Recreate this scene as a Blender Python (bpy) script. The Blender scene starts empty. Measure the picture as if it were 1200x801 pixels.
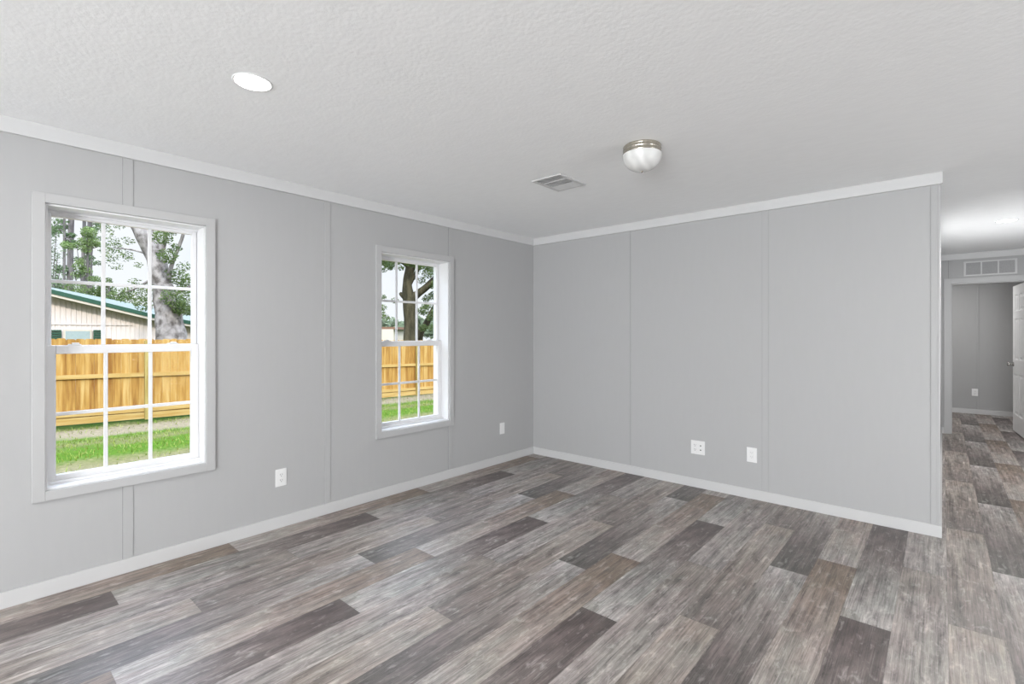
import bpy, bmesh, math, random
from math import pi, sin, cos, radians
from mathutils import Vector, noise as mnoise

SC = bpy.context.scene
COL = SC.collection
random.seed(7)

# ------------------------------------------------------------------ camera
F = 574.0
YAW = math.atan((1104.5 - 600) / F)
CAM = Vector((3.50, -4.35, 1.36))
cd = bpy.data.cameras.new('camera')
cd.sensor_width = 36; cd.lens = F / 1200 * 36
cd.shift_y = -9.5 / 1200
cd.clip_start = 0.05; cd.clip_end = 400
cam = bpy.data.objects.new('camera', cd); COL.objects.link(cam)
cam.location = CAM; cam.rotation_euler = (pi / 2, 0, YAW)
SC.camera = cam

# ------------------------------------------------------------------ view
SC.view_settings.view_transform = 'Standard'
SC.view_settings.look = 'None'
SC.view_settings.gamma = 1
SC.view_settings.use_curve_mapping = False
SC.view_settings.exposure = 0.31
SC.cycles.use_denoising = True
SC.cycles.max_bounces = 10
SC.cycles.diffuse_bounces = 6
SC.cycles.transparent_max_bounces = 16
SC.cycles.sample_clamp_indirect = 4

# ------------------------------------------------------------------ world: bright, thinly clouded sky
SKY_STRENGTH = 0.90      # near the horizon
ZENITH = 8.0            # the bright cloud layer overhead
W = bpy.data.worlds.new('sky'); SC.world = W; W.use_nodes = True
nt = W.node_tree; nt.nodes.clear()
wo = nt.nodes.new('ShaderNodeOutputWorld'); bg = nt.nodes.new('ShaderNodeBackground')
tc = nt.nodes.new('ShaderNodeTexCoord'); sx = nt.nodes.new('ShaderNodeSeparateXYZ')
nz = nt.nodes.new('ShaderNodeTexNoise'); nz.inputs['Scale'].default_value = 2.2; nz.inputs['Detail'].default_value = 6
rp = nt.nodes.new('ShaderNodeValToRGB')
rp.color_ramp.elements[0].position = 0.0; rp.color_ramp.elements[0].color = (0.84, 0.89, 0.97, 1)
rp.color_ramp.elements[1].position = 0.7; rp.color_ramp.elements[1].color = (0.50, 0.66, 0.95, 1)
cr = nt.nodes.new('ShaderNodeValToRGB')
cr.color_ramp.elements[0].position = 0.42; cr.color_ramp.elements[0].color = (0, 0, 0, 1)
cr.color_ramp.elements[1].position = 0.62; cr.color_ramp.elements[1].color = (1, 1, 1, 1)
mx = nt.nodes.new('ShaderNodeMix'); mx.data_type = 'RGBA'; mx.inputs['B'].default_value = (0.90, 0.92, 0.96, 1)
L = nt.links
L.new(tc.outputs['Generated'], sx.inputs[0]); L.new(sx.outputs['Z'], rp.inputs[0])
L.new(tc.outputs['Generated'], nz.inputs['Vector']); L.new(nz.outputs['Fac'], cr.inputs[0])
L.new(cr.outputs[0], mx.inputs['Factor']); L.new(rp.outputs[0], mx.inputs['A'])
zr = nt.nodes.new('ShaderNodeMapRange'); zr.interpolation_type = 'SMOOTHSTEP'
zr.inputs['From Min'].default_value = 0.30; zr.inputs['From Max'].default_value = 0.65
zr.inputs['To Min'].default_value = SKY_STRENGTH; zr.inputs['To Max'].default_value = SKY_STRENGTH * ZENITH
L.new(sx.outputs['Z'], zr.inputs['Value']); L.new(zr.outputs[0], bg.inputs['Strength'])
L.new(mx.outputs['Result'], bg.inputs['Color'])
L.new(bg.outputs[0], wo.inputs[0])

# ------------------------------------------------------------------ sun (outside only; the house roof keeps it out of the room)
sd = bpy.data.lights.new('sun', 'SUN'); sd.energy = 3.3; sd.angle = radians(4); sd.color = (1, 0.965, 0.91)
so = bpy.data.objects.new('sun', sd); COL.objects.link(so)
so.rotation_euler = Vector((0.78, -0.32, 0.62)).to_track_quat('Z', 'Y').to_euler()

def area_light(name, loc, direction, sx_, sy_, power, color=(1, 1, 1)):
    ld = bpy.data.lights.new(name, 'AREA'); ld.shape = 'RECTANGLE'; ld.size = sx_; ld.size_y = sy_
    ld.energy = power; ld.color = color
    o = bpy.data.objects.new(name, ld); COL.objects.link(o); o.location = loc
    o.rotation_euler = Vector(direction).to_track_quat('-Z', 'Z').to_euler()
    return o
# added fill lights along the unseen walls, which have no openings
area_light('fill_light_front', (4.4, -9.30, 1.10), (-0.18, 1, 1.1), 2.6, 1.9, 570, (0.95, 0.98, 1))
area_light('fill_light_front_left', (1.4, -9.30, 1.30), (0.25, 1, 0.8), 1.6, 1.3, 38, (0.95, 0.98, 1))
area_light('fill_light_right', (7.60, -1.9, 1.30), (-1, 0.25, 0.8), 2.4, 1.2, 60, (0.95, 0.98, 1))

area_light('fill_light_hallway', (4.62, 2.4, 1.25), (-1, 0, 1.8), 1.6, 1.0, 17, (0.96, 0.98, 1))  # added fill light that brightens the hallway ceiling

# ------------------------------------------------------------------ helpers
OUT = 1.0
def srgb(*c):
    r = []
    k = OUT
    for v in c:
        v /= 255.0
        r.append(v / 12.92 if v <= 0.04045 else ((v + 0.055) / 1.055) ** 2.4)
    return (r[0] * k, r[1] * k, r[2] * k, 1)

def newmat(name):
    m = bpy.data.materials.new(name); m.use_nodes = True
    return m, m.node_tree, m.node_tree.nodes['Principled BSDF']

def bump(nt, b, scale=200, strength=0.1, dist=0.002, detail=2, vec=None):
    n = nt.nodes.new('ShaderNodeTexNoise'); n.inputs['Scale'].default_value = scale; n.inputs['Detail'].default_value = detail
    if vec is None:
        g = nt.nodes.new('ShaderNodeNewGeometry'); vec = g.outputs['Position']
    nt.links.new(vec, n.inputs['Vector'])
    bm_ = nt.nodes.new('ShaderNodeBump'); bm_.inputs['Strength'].default_value = strength; bm_.inputs['Distance'].default_value = dist
    nt.links.new(n.outputs['Fac'], bm_.inputs['Height']); nt.links.new(bm_.outputs[0], b.inputs['Normal'])
    return n

def mat(name, col, rough=0.5, metal=0.0, var=0.04, scale=12, bscale=None, bstr=0.1, bdist=0.002, stretch=(1, 1, 1), spec=0.5, col2=None, lo=.35, hi=.65):
    """plain surface with a procedural tint variation and optional bump"""
    m, nt, b = newmat(name)
    g = nt.nodes.new('ShaderNodeNewGeometry'); mp = nt.nodes.new('ShaderNodeMapping'); mp.inputs['Scale'].default_value = stretch
    nt.links.new(g.outputs['Position'], mp.inputs['Vector'])
    n = nt.nodes.new('ShaderNodeTexNoise'); n.inputs['Scale'].default_value = scale; n.inputs['Detail'].default_value = 5
    nt.links.new(mp.outputs[0], n.inputs['Vector'])
    r = nt.nodes.new('ShaderNodeValToRGB'); e = r.color_ramp.elements
    e[0].position = lo; e[1].position = hi
    if col2 is None:
        e[0].color = tuple(c * (1 - var) for c in col[:3]) + (1,)
        e[1].color = tuple(min(1, c * (1 + var)) for c in col[:3]) + (1,)
    else:
        e[0].color = col; e[1].color = col2
    nt.links.new(n.outputs['Fac'], r.inputs[0]); nt.links.new(r.outputs[0], b.inputs['Base Color'])
    b.inputs['Roughness'].default_value = rough; b.inputs['Metallic'].default_value = metal
    b.inputs['Specular IOR Level'].default_value = spec
    if bscale: bump(nt, b, bscale, bstr, bdist, vec=mp.outputs[0])
    return m

def finish(name, bm, m, parent=None, smooth=False, loc=None, rotz=0, bevel=0, autos=None):
    me = bpy.data.meshes.new(name)
    bmesh.ops.recalc_face_normals(bm, faces=bm.faces)
    bm.to_mesh(me); bm.free()
    if smooth:
        for p in me.polygons: p.use_smooth = True
    o = bpy.data.objects.new(name, me); COL.objects.link(o)
    for mm in (m if isinstance(m, (list, tuple)) else [m]): me.materials.append(mm)
    if parent: o.parent = parent
    if loc: o.location = loc
    if rotz: o.rotation_euler.z = rotz
    if bevel:
        md = o.modifiers.new('bevel', 'BEVEL'); md.width = bevel; md.segments = 2; md.limit_method = 'ANGLE'; md.angle_limit = radians(50)
    return o

def box(bm, x0, x1, y0, y1, z0, z1):
    v = [bm.verts.new(p) for p in ((x0,y0,z0),(x1,y0,z0),(x1,y1,z0),(x0,y1,z0),(x0,y0,z1),(x1,y0,z1),(x1,y1,z1),(x0,y1,z1))]
    for f in ((0,3,2,1),(4,5,6,7),(0,1,5,4),(1,2,6,5),(2,3,7,6),(3,0,4,7)): bm.faces.new([v[i] for i in f])

def boxes(name, bl, m, parent=None, bevel=0, **k):
    bm = bmesh.new()
    for b in bl: box(bm, *b)
    return finish(name, bm, m, parent, bevel=bevel, **k)

def struct(o): o['kind'] = 'structure'; return o
def tag(o, label, cat, group=None):
    o['label'] = label; o['category'] = cat
    if group: o['group'] = group
    return o
def thing(name, label, cat, loc=(0, 0, 0), rotz=0, group=None):
    o = bpy.data.objects.new(name, None); COL.objects.link(o)
    o.empty_display_size = 0.1
    o.location = loc; o.rotation_euler.z = rotz
    return tag(o, label, cat, group)

def lathe(bm, prof, seg=40, cx=0, cy=0, cz=0, axis='z'):
    rings = []
    for r, h in prof:
        ring = []
        for i in range(seg):
            a = 2 * pi * i / seg
            if axis == 'z': p = (cx + r * cos(a), cy + r * sin(a), cz + h)
            elif axis == 'x': p = (cx + h, cy + r * cos(a), cz + r * sin(a))
            else: p = (cx + r * cos(a), cy + h, cz + r * sin(a))
            ring.append(bm.verts.new(p))
        rings.append(ring)
    for a, b in zip(rings, rings[1:]):
        for i in range(seg):
            bm.faces.new((a[i], a[(i + 1) % seg], b[(i + 1) % seg], b[i]))
    bm.faces.new(rings[0][::-1]); bm.faces.new(rings[-1])

def tube(bm, pts, radii, seg=10, rough=0.0, seed=0):
    pts = [Vector(p) for p in pts]
    # resample with catmull-rom
    P, R = [], []
    n = len(pts)
    for i in range(n - 1):
        p0 = pts[max(0, i - 1)]; p1 = pts[i]; p2 = pts[i + 1]; p3 = pts[min(n - 1, i + 2)]
        for s in range(5):
            t = s / 5
            P.append(0.5 * ((2 * p1) + (-p0 + p2) * t + (2 * p0 - 5 * p1 + 4 * p2 - p3) * t * t + (-p0 + 3 * p1 - 3 * p2 + p3) * t ** 3))
            R.append(radii[i] * (1 - t) + radii[i + 1] * t)
    P.append(pts[-1]); R.append(radii[-1])
    prev = None; rings = []
    for i, p in enumerate(P):
        d = (P[min(i + 1, len(P) - 1)] - P[max(i - 1, 0)]).normalized()
        u = d.cross(Vector((0.3, 0.9, 0.1))).normalized() if prev is None else (prev - d * prev.dot(d)).normalized()
        prev = u; w = d.cross(u)
        ring = []
        for k in range(seg):
            a = 2 * pi * k / seg
            q = p + (u * cos(a) + w * sin(a)) * R[i]
            if rough: q += (u * cos(a) + w * sin(a)) * R[i] * rough * mnoise.noise(q * 2.3 + Vector((seed, 0, 0)))
            ring.append(bm.verts.new(q))
        rings.append(ring)
    for a, b in zip(rings, rings[1:]):
        for k in range(seg): bm.faces.new((a[k], a[(k + 1) % seg], b[(k + 1) % seg], b[k]))
    bm.faces.new(rings[0][::-1]); bm.faces.new(rings[-1])

def at(px, py, depth):
    """point of the place that the photograph shows at (px, py), depth metres in front of the camera"""
    s, c = sin(YAW), cos(YAW)
    X = (px - 600) / F * depth; Z = (391 - py) / F * depth
    return Vector((CAM.x + X * c - depth * s, CAM.y + X * s + depth * c, CAM.z + Z))

# ------------------------------------------------------------------ materials
M_ceiling = mat('ceiling_white', (0.885, 0.895, 0.90, 1), 0.9, var=0.012, scale=9, stretch=(1, 3, 1))
nt_ = M_ceiling.node_tree
bump(nt_, nt_.nodes['Principled BSDF'], 55, 0.35, 0.004, 5)
M_wall = mat('wall_grey', (0.42, 0.42, 0.422, 1), 0.65, var=0.006, scale=30, stretch=(1, 1, .15), bscale=300, bstr=0.08, bdist=0.001, spec=.35)
M_trim = mat('trim_white', (0.57, 0.57, 0.572, 1), 0.45, var=0.01, scale=6, spec=.4)
M_crown = mat('crown_white', (0.60, 0.60, 0.602, 1), 0.45, var=0.01, scale=6, spec=.4)
M_casing = mat('casing_white', (0.46, 0.46, 0.462, 1), 0.4, var=0.01, scale=5, spec=.4)
M_vinyl = mat('vinyl_white', (0.74, 0.74, 0.75, 1), 0.3, var=0.01, scale=5)
M_plastic = mat('outlet_white', (0.78, 0.78, 0.78, 1), 0.35, var=0.01, scale=30)
M_slot = mat('slot_dark', (0.12, 0.12, 0.12, 1), 0.6, var=0.05)
M_duct = mat('duct_dark', (0.55, 0.55, 0.555, 1), 0.7, var=0.08)
M_nickel = mat('brushed_nickel', (0.55, 0.51, 0.44, 1), 0.22, metal=1, var=0.12, scale=60, stretch=(1, 1, .1))
M_chrome = mat('satin_chrome', (0.55, 0.54, 0.52, 1), 0.2, metal=1, var=0.05)
M_door = mat('door_white', (0.88, 0.88, 0.885, 1), 0.45, var=0.012, scale=14, stretch=(1, 1, .1), bscale=80, bstr=0.05)
M_mesh = mat('grille_mesh', (0.34, 0.34, 0.345, 1), 0.6, var=0.08, scale=80)

def glass_mat():
    m = bpy.data.materials.new('clear_glass'); m.use_nodes = True
    nt = m.node_tree; nt.nodes.clear()
    o = nt.nodes.new('ShaderNodeOutputMaterial'); t = nt.nodes.new('ShaderNodeBsdfTransparent')
    g = nt.nodes.new('ShaderNodeBsdfGlossy'); g.inputs['Roughness'].default_value = 0.02
    f = nt.nodes.new('ShaderNodeFresnel'); f.inputs['IOR'].default_value = 1.08
    n = nt.nodes.new('ShaderNodeTexNoise'); n.inputs['Scale'].default_value = 3
    r = nt.nodes.new('ShaderNodeValToRGB')
    r.color_ramp.elements[0].color = (0.965, 0.975, 0.975, 1); r.color_ramp.elements[1].color = (0.985, 0.99, 0.99, 1)
    nt.links.new(n.outputs['Fac'], r.inputs[0]); nt.links.new(r.outputs[0], t.inputs['Color'])
    x = nt.nodes.new('ShaderNodeMixShader')
    nt.links.new(f.outputs[0], x.inputs[0]); nt.links.new(t.outputs[0], x.inputs[1]); nt.links.new(g.outputs[0], x.inputs[2])
    nt.links.new(x.outputs[0], o.inputs[0])
    return m
M_glass = glass_mat()

def frosted_mat():
    m, nt, b = newmat('frosted_glass')
    b.inputs['Base Color'].default_value = (0.86, 0.86, 0.85, 1); b.inputs['Roughness'].default_value = 0.25
    n = nt.nodes.new('ShaderNodeTexWave'); n.inputs['Scale'].default_value = 1.2; n.inputs['Distortion'].default_value = 6
    r = nt.nodes.new('ShaderNodeValToRGB')
    r.color_ramp.elements[0].color = (0.66, 0.66, 0.65, 1); r.color_ramp.elements[1].color = (0.76, 0.76, 0.75, 1)
    nt.links.new(n.outputs['Fac'], r.inputs[0]); nt.links.new(r.outputs[0], b.inputs['Base Color'])
    return m
M_frost = frosted_mat()

def lamp_mat(strength):
    m, nt, b = newmat('lamp_lens')
    b.inputs['Base Color'].default_value = (0.9, 0.9, 0.9, 1)
    b.inputs['Emission Color'].default_value = (1, 0.98, 0.95, 1); b.inputs['Emission Strength'].default_value = strength
    return m
M_lens = lamp_mat(9)

# plank floor: five plank prints side by side, repeating every five rows with a half-length shift
PW, PL = 0.1955, 1.52
def floor_mat():
    m, nt, b = newmat('plank_vinyl')
    Lk = nt.links.new
    def val(x):
        return x
    def MT(op, a, b_=None, c_=None):
        n = nt.nodes.new('ShaderNodeMath'); n.operation = op
        for i, v in enumerate((a, b_, c_)):
            if v is None: continue
            if isinstance(v, (int, float)): n.inputs[i].default_value = v
            else: Lk(v, n.inputs[i])
        return n.outputs[0]
    g = nt.nodes.new('ShaderNodeNewGeometry'); s = nt.nodes.new('ShaderNodeSeparateXYZ'); Lk(g.outputs['Position'], s.inputs[0])
    X, Y = s.outputs['X'], s.outputs['Y']
    kx = MT('DIVIDE', X, PW); k = MT('FLOOR', kx); v = MT('SUBTRACT', kx, k)
    k5 = MT('FLOOR', MT('DIVIDE', k, 5.0)); cls = MT('SUBTRACT', k, MT('MULTIPLY', k5, 5.0))
    # joint position of each print (metres)
    J = [-0.135, -0.765, -1.450, -0.510, -1.185]
    jr = nt.nodes.new('ShaderNodeValToRGB'); jr.color_ramp.interpolation = 'CONSTANT'
    el = jr.color_ramp.elements
    while len(el) < 5: el.new(0.5)
    for i in range(5):
        el[i].position = max(0, (i - 0.0) / 5); q = (J[i] + 2) / 2; el[i].color = (q, q, q, 1)
    Lk(MT('DIVIDE', MT('ADD', cls, 0.5), 5.0), jr.inputs[0])
    jn = nt.nodes.new('ShaderNodeSeparateColor'); Lk(jr.outputs[0], jn.inputs[0])
    Jv = MT('SUBTRACT', MT('MULTIPLY', jn.outputs[0], 2.0), 2.0)
    u0 = MT('DIVIDE', MT('SUBTRACT', MT('ADD', Y, MT('MULTIPLY', k5, 0.76)), Jv), PL)
    uf = MT('FLOOR', u0); u = MT('SUBTRACT', u0, uf)
    # wobble along the length so tone changes are not straight bars
    cw = nt.nodes.new('ShaderNodeCombineXYZ'); Lk(MT('MULTIPLY', v, 2.2), cw.inputs[0]); Lk(MT('MULTIPLY', u, 3.5), cw.inputs[1]); Lk(MT('MULTIPLY', cls, 7.3), cw.inputs[2])
    nw = nt.nodes.new('ShaderNodeTexNoise'); nw.inputs['Scale'].default_value = 1.6; nw.inputs['Detail'].default_value = 4; Lk(cw.outputs[0], nw.inputs['Vector'])
    uw = MT('ADD', u, MT('MULTIPLY', MT('SUBTRACT', nw.outputs['Fac'], 0.5), 0.75))
    uw = MT('MINIMUM', MT('MAXIMUM', uw, 0.01), 0.985)
    rp = nt.nodes.new('ShaderNodeValToRGB'); e = rp.color_ramp.elements
    T = [  # six tones along each print, near end first
        [(178,173,170),(174,165,160),(164,154,148),(156,143,135),(142,127,116),(126,110,98)],
        [(178,176,174),(166,162,160),(144,137,135),(126,117,115),(112,103,101),(94,85,83)],
        [(158,154,152),(170,164,161),(164,156,153),(170,164,161),(150,141,137),(150,140,135)],
        [(132,124,121),(142,133,129),(150,139,134),(160,150,144),(170,162,157),(160,150,142)],
        [(98,93,90),(112,105,103),(136,127,125),(148,140,137),(160,154,151),(184,181,180)],
    ]
    stops = []
    for i in range(5):
        for j in range(6):
            stops.append(((i + 0.004 + 0.992 * j / 5) / 5, srgb(*T[i][j])))
    while len(e) < 30: e.new(0.5)
    for i in range(30): e[i].position = i / 40
    for i in reversed(range(30)): e[i].position = stops[i][0]
    for i in range(30): e[i].position = stops[i][0]; e[i].color = stops[i][1]
    Lk(MT('DIVIDE', MT('ADD', cls, uw), 5.0), rp.inputs[0])
    # grain: long streaks + fine grain + blotches
    def streak(sv, su, detail, off):
        c = nt.nodes.new('ShaderNodeCombineXYZ'); Lk(MT('MULTIPLY', v, sv), c.inputs[0]); Lk(MT('MULTIPLY', u, su), c.inputs[1]); Lk(MT('ADD', MT('MULTIPLY', cls, 5.7), off), c.inputs[2])
        n = nt.nodes.new('ShaderNodeTexNoise'); n.inputs['Scale'].default_value = 1; n.inputs['Detail'].default_value = detail; n.inputs['Roughness'].default_value = 0.65; n.inputs['Distortion'].default_value = 0.5
        Lk(c.outputs[0], n.inputs['Vector']); return n.outputs['Fac']
    s1 = streak(9, 2.6, 6, 0.0); s2 = streak(40, 8, 5, 3.1); s3 = streak(3.4, 9, 6, 9.4); s4 = streak(9, 26, 3, 21.7)
    amp = MT('ADD', MT('MULTIPLY', MT('SUBTRACT', s1, 0.5), 2.3), MT('MULTIPLY', MT('SUBTRACT', s2, 0.5), 2.0))
    amp = MT('ADD', amp, MT('MULTIPLY', MT('SUBTRACT', s3, 0.5), 1.6))
    # pale scraped flecks
    s5 = streak(14, 30, 4, 33.3); s6 = streak(60, 5, 3, 41.9)
    fl = MT('MULTIPLY', MT('MAXIMUM', MT('SUBTRACT', s4, 0.57), 0.0), 2.6)
    fl = MT('SUBTRACT', fl, MT('MULTIPLY', MT('MAXIMUM', MT('SUBTRACT', s5, 0.58), 0.0), 2.2))
    fl = MT('ADD', fl, MT('MULTIPLY', MT('MAXIMUM', MT('SUBTRACT', s6, 0.60), 0.0), 1.6))
    amp = MT('ADD', MT('ADD', amp, fl), 1.0)
    # pale line along one long edge, dark seam
    edge = MT('MINIMUM', v, MT('SUBTRACT', 1.0, v))
    seam = MT('LESS_THAN', edge, 0.011)
    end = MT('LESS_THAN', MT('MINIMUM', u, MT('SUBTRACT', 1.0, u)), 0.0012)
    dark = MT('MULTIPLY', MT('MAXIMUM', seam, end), 0.16)
    pale = MT('MULTIPLY', MT('LESS_THAN', MT('ABSOLUTE', MT('SUBTRACT', v, 0.055)), 0.035), MT('MULTIPLY', MT('MAXIMUM', MT('SUBTRACT', s1, 0.42), 0.0), 0.9))
    amp = MT('SUBTRACT', MT('ADD', amp, pale), dark)
    # knots
    kc = nt.nodes.new('ShaderNodeCombineXYZ'); Lk(MT('MULTIPLY', v, 1.6), kc.inputs[0]); Lk(MT('MULTIPLY', u, 5.2), kc.inputs[1]); Lk(MT('MULTIPLY', cls, 3.9), kc.inputs[2])
    vo = nt.nodes.new('ShaderNodeTexVoronoi'); vo.inputs['Scale'].default_value = 1.0; Lk(kc.outputs[0], vo.inputs['Vector'])
    kd = MT('MAXIMUM', MT('SUBTRACT', 1.0, MT('DIVIDE', vo.outputs['Distance'], 0.15)), 0.0)
    amp = MT('SUBTRACT', amp, MT('MULTIPLY', kd, MT('MULTIPLY', s2, 1.5)))
    amp = MT('MAXIMUM', amp, 0.25)
    vm = nt.nodes.new('ShaderNodeVectorMath'); vm.operation = 'SCALE'; Lk(rp.outputs[0], vm.inputs[0]); Lk(MT('MULTIPLY', amp, FLOOR_GAIN), vm.inputs['Scale'])
    # chalky residue: pale patches and hairlines that lie over every tone
    s7 = streak(6, 14, 6, 57.0)
    chalk = MT('ADD', MT('MULTIPLY', MT('MAXIMUM', MT('SUBTRACT', s7, 0.55), 0.0), 1.25), MT('MULTIPLY', MT('MAXIMUM', MT('SUBTRACT', s6, 0.56), 0.0), 0.5))
    cc = nt.nodes.new('ShaderNodeCombineXYZ'); Lk(MT('MULTIPLY', chalk, 1.02), cc.inputs[0]); Lk(chalk, cc.inputs[1]); Lk(MT('MULTIPLY', chalk, 0.98), cc.inputs[2])
    va = nt.nodes.new('ShaderNodeVectorMath'); va.operation = 'ADD'; Lk(vm.outputs[0], va.inputs[0]); Lk(cc.outputs[0], va.inputs[1])
    # slow drift between a mauve and an olive grey
    drift = streak(1.3, 4, 2, 71.0)
    dr = nt.nodes.new('ShaderNodeValToRGB'); dr.color_ramp.elements[0].position = 0.38; dr.color_ramp.elements[0].color = (1.04, 0.985, 0.97, 1)
    dr.color_ramp.elements[1].position = 0.62; dr.color_ramp.elements[1].color = (0.985, 1.0, 0.96, 1); Lk(drift, dr.inputs[0])
    vb = nt.nodes.new('ShaderNodeVectorMath'); vb.operation = 'MULTIPLY'; Lk(va.outputs[0], vb.inputs[0]); Lk(dr.outputs[0], vb.inputs[1])
    Lk(vb.outputs[0], b.inputs['Base Color'])
    b.inputs['Roughness'].default_value = 0.42; b.inputs['Specular IOR Level'].default_value = 0.6
    rr = MT('ADD', 0.30, MT('MULTIPLY', s2, 0.22)); Lk(rr, b.inputs['Roughness'])
    bp = nt.nodes.new('ShaderNodeBump'); bp.inputs['Strength'].default_value = 0.12; bp.inputs['Distance'].default_value = 0.001
    Lk(s2, bp.inputs['Height']); Lk(bp.outputs[0], b.inputs['Normal'])
    return m
FLOOR_GAIN = 0.72
M_floor = floor_mat()

# ------------------------------------------------------------------ the room shell
CH = 2.44
W1 = (-4.041, -3.302); W2 = (-2.018, -1.270); WZ = (0.545, 2.040)
struct(boxes('floor', [(-0.2, 7.9, -9.7, 7.25, -0.12, 0)], M_floor))
struct(boxes('ceiling', [(-0.45, 8.2, -10.0, 7.5, CH, CH + 0.12)], M_ceiling))
def holed(name, axis, t0, t1, a0, a1, holes, z1=CH, m=None):
    """wall of thickness t0..t1 across `axis`, running a0..a1, with rectangular openings (b0,b1,z0,z1)"""
    bl = []; cur = a0
    def add(p, q, z0, z1_):
        if q - p > 1e-6 and z1_ - z0 > 1e-6:
            bl.append((t0, t1, p, q, z0, z1_) if axis == 'x' else (p, q, t0, t1, z0, z1_))
    for b0, b1, z0, zt in sorted(holes):
        add(cur, b0, 0, z1); add(b0, b1, 0, z0); add(b0, b1, zt, z1); cur = b1
    add(cur, a1, 0, z1)
    return struct(boxes(name, bl, m or M_wall))
holed('wall_left', 'x', -0.2, 0, -9.6, 7.2, [(W1[0], W1[1], WZ[0], WZ[1]), (W2[0], W2[1], WZ[0], WZ[1])])
holed('wall_back', 'y', 0, 0.1, 0, 3.485, [])
holed('wall_hallway_left', 'x', 3.385, 3.485, 0.1, 4.6, [])
holed('wall_hallway_right', 'x', 4.70, 4.80, 0.0, 4.6, [])
holed('wall_back_right', 'y', 0, 0.1, 4.80, 7.8, [])
holed('wall_hallway_end', 'y', 4.6, 4.72, 2.6, 5.3, [(3.583, 4.345, 0, 2.04)])
holed('wall_bedroom_back', 'y', 7.11, 7.21, 2.5, 5.4, [])
holed('wall_bedroom_left', 'x', 2.5, 2.6, 4.6, 7.11, [])
holed('wall_bedroom_right', 'x', 5.3, 5.4, 4.6, 7.11, [])
holed('wall_right', 'x', 7.8, 7.9, -9.6, 0.1, [])
holed('wall_front', 'y', -9.7, -9.6, -0.2, 7.9, [])

# baseboards and crown: flat boards
def run(name, axis, face, sgn, a0, a1, z0, z1, th=0.012, m=None, bevel=0.002):
    lo, hi = sorted((face, face + sgn * th))
    b = (lo, hi, a0, a1, z0, z1) if axis == 'x' else (a0, a1, lo, hi, z0, z1)
    return struct(boxes(name, [b], m or M_trim, bevel=bevel))
BH, CW = 0.08, 0.079
run('baseboard_left', 'x', 0, 1, -9.6, 0, 0, BH); run('trim_1', 'x', 0, 1, -9.6, 0, CH - CW, CH, 0.016, M_crown)
run('baseboard_back', 'y', 0, -1, 0.012, 3.497, 0, BH); run('trim_2', 'y', 0, -1, 0.016, 3.501, CH - CW, CH, 0.016, M_crown)
run('baseboard_hallway_left', 'x', 3.485, 1, 0, 4.6, 0, BH); run('baseboard_hallway_right', 'x', 4.70, -1, 0, 4.6, 0, BH)
run('baseboard_hallway_end', 'y', 4.6, -1, 3.497, 3.515, 0, BH)
run('trim_3', 'y', 4.6, -1, 3.485, 4.70, CH - CW, CH, 0.016, M_crown)
run('trim_4', 'x', 4.70, -1, 0, 4.584, CH - CW, CH, 0.016, M_crown)
run('baseboard_bedroom', 'y', 7.11, -1, 2.6, 5.3, 0, BH)
run('baseboard_bedroom_left', 'x', 2.6, 1, 4.72, 7.098, 0, BH)
run('baseboard_right', 'x', 7.8, -1, -9.6, 0, 0, BH); run('baseboard_front', 'y', -9.6, 1, 0, 7.8, 0, BH)
# corner bead on the free end of the back wall
struct(boxes('trim_5', [(3.481, 3.489, -0.002, 0, BH, CH - CW), (3.485, 3.489, 0, 0.028, BH, CH - CW)], M_casing, bevel=0.001))
# battens over the wallboard seams
n_ = 6
M_seam = mat('seam_shade', (0.28, 0.28, 0.28, 1), 0.8, var=0.03)
M_seam2 = mat('seam_shade_faint', (0.37, 0.37, 0.372, 1), 0.8, var=0.03)
def batten(axis, face, sgn, c, z0=BH, z1=CH - CW, wd=0.046, holes=(), shade_lines=((-1, 0), (1, 0))):
    global n_
    zs = [(z0, z1)] if not holes else [(z0, holes[0]), (holes[1], z1)]
    bl = []
    for a, b_ in zs:
        lo, hi = sorted((face, face + sgn * 0.0035))
        bl.append((lo, hi, c - wd / 2, c + wd / 2, a, b_) if axis == 'x' else (c - wd / 2, c + wd / 2, lo, hi, a, b_))
    root = struct(boxes('trim_%d' % n_, bl, M_wall, bevel=0.0012)); n_ += 1
    for side, dark in shade_lines:      # dark strip standing in for the shade where board meets batten
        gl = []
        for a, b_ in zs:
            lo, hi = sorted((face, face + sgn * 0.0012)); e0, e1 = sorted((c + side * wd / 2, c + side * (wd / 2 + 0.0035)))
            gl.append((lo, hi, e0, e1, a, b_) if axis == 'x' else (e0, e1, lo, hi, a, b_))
        boxes('seam_shade', gl, M_seam if dark else M_seam2, root)
batten('x', 0, 1, -3.695, holes=(0.496, 2.089), shade_lines=((-1, 1), (1, 0))); batten('x', 0, 1, -2.484); batten('x', 0, 1, -1.254, holes=(0.496, 2.089), shade_lines=((-1, 1), (1, 0))); batten('x', 0, 1, -4.92)
batten('y', 0, -1, 1.201, wd=0.024, shade_lines=((1, 1),)); batten('y', 0, -1, 2.418); batten('y', 0, -1, 3.456, wd=0.03, shade_lines=((-1, 0),))
batten('y', 4.6, -1, 3.578, z0=2.11, wd=0.03, shade_lines=((-1, 1),)); batten('y', 7.11, -1, 3.95, wd=0.03)

# doorway at the end of the hallway
struct(boxes('trim_%d' % n_, [(3.514, 3.583, 4.584, 4.6, 0, 2.109), (4.345, 4.414, 4.584, 4.6, 0, 2.109), (3.583, 4.345, 4.584, 4.6, 2.04, 2.109),
     (3.5831, 3.597, 4.6, 4.72, 0, 2.04), (4.331, 4.3449, 4.6, 4.72, 0, 2.04), (3.597, 4.331, 4.6, 4.72, 2.026, 2.04)], M_casing, bevel=0.002)); n_ += 1

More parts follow.
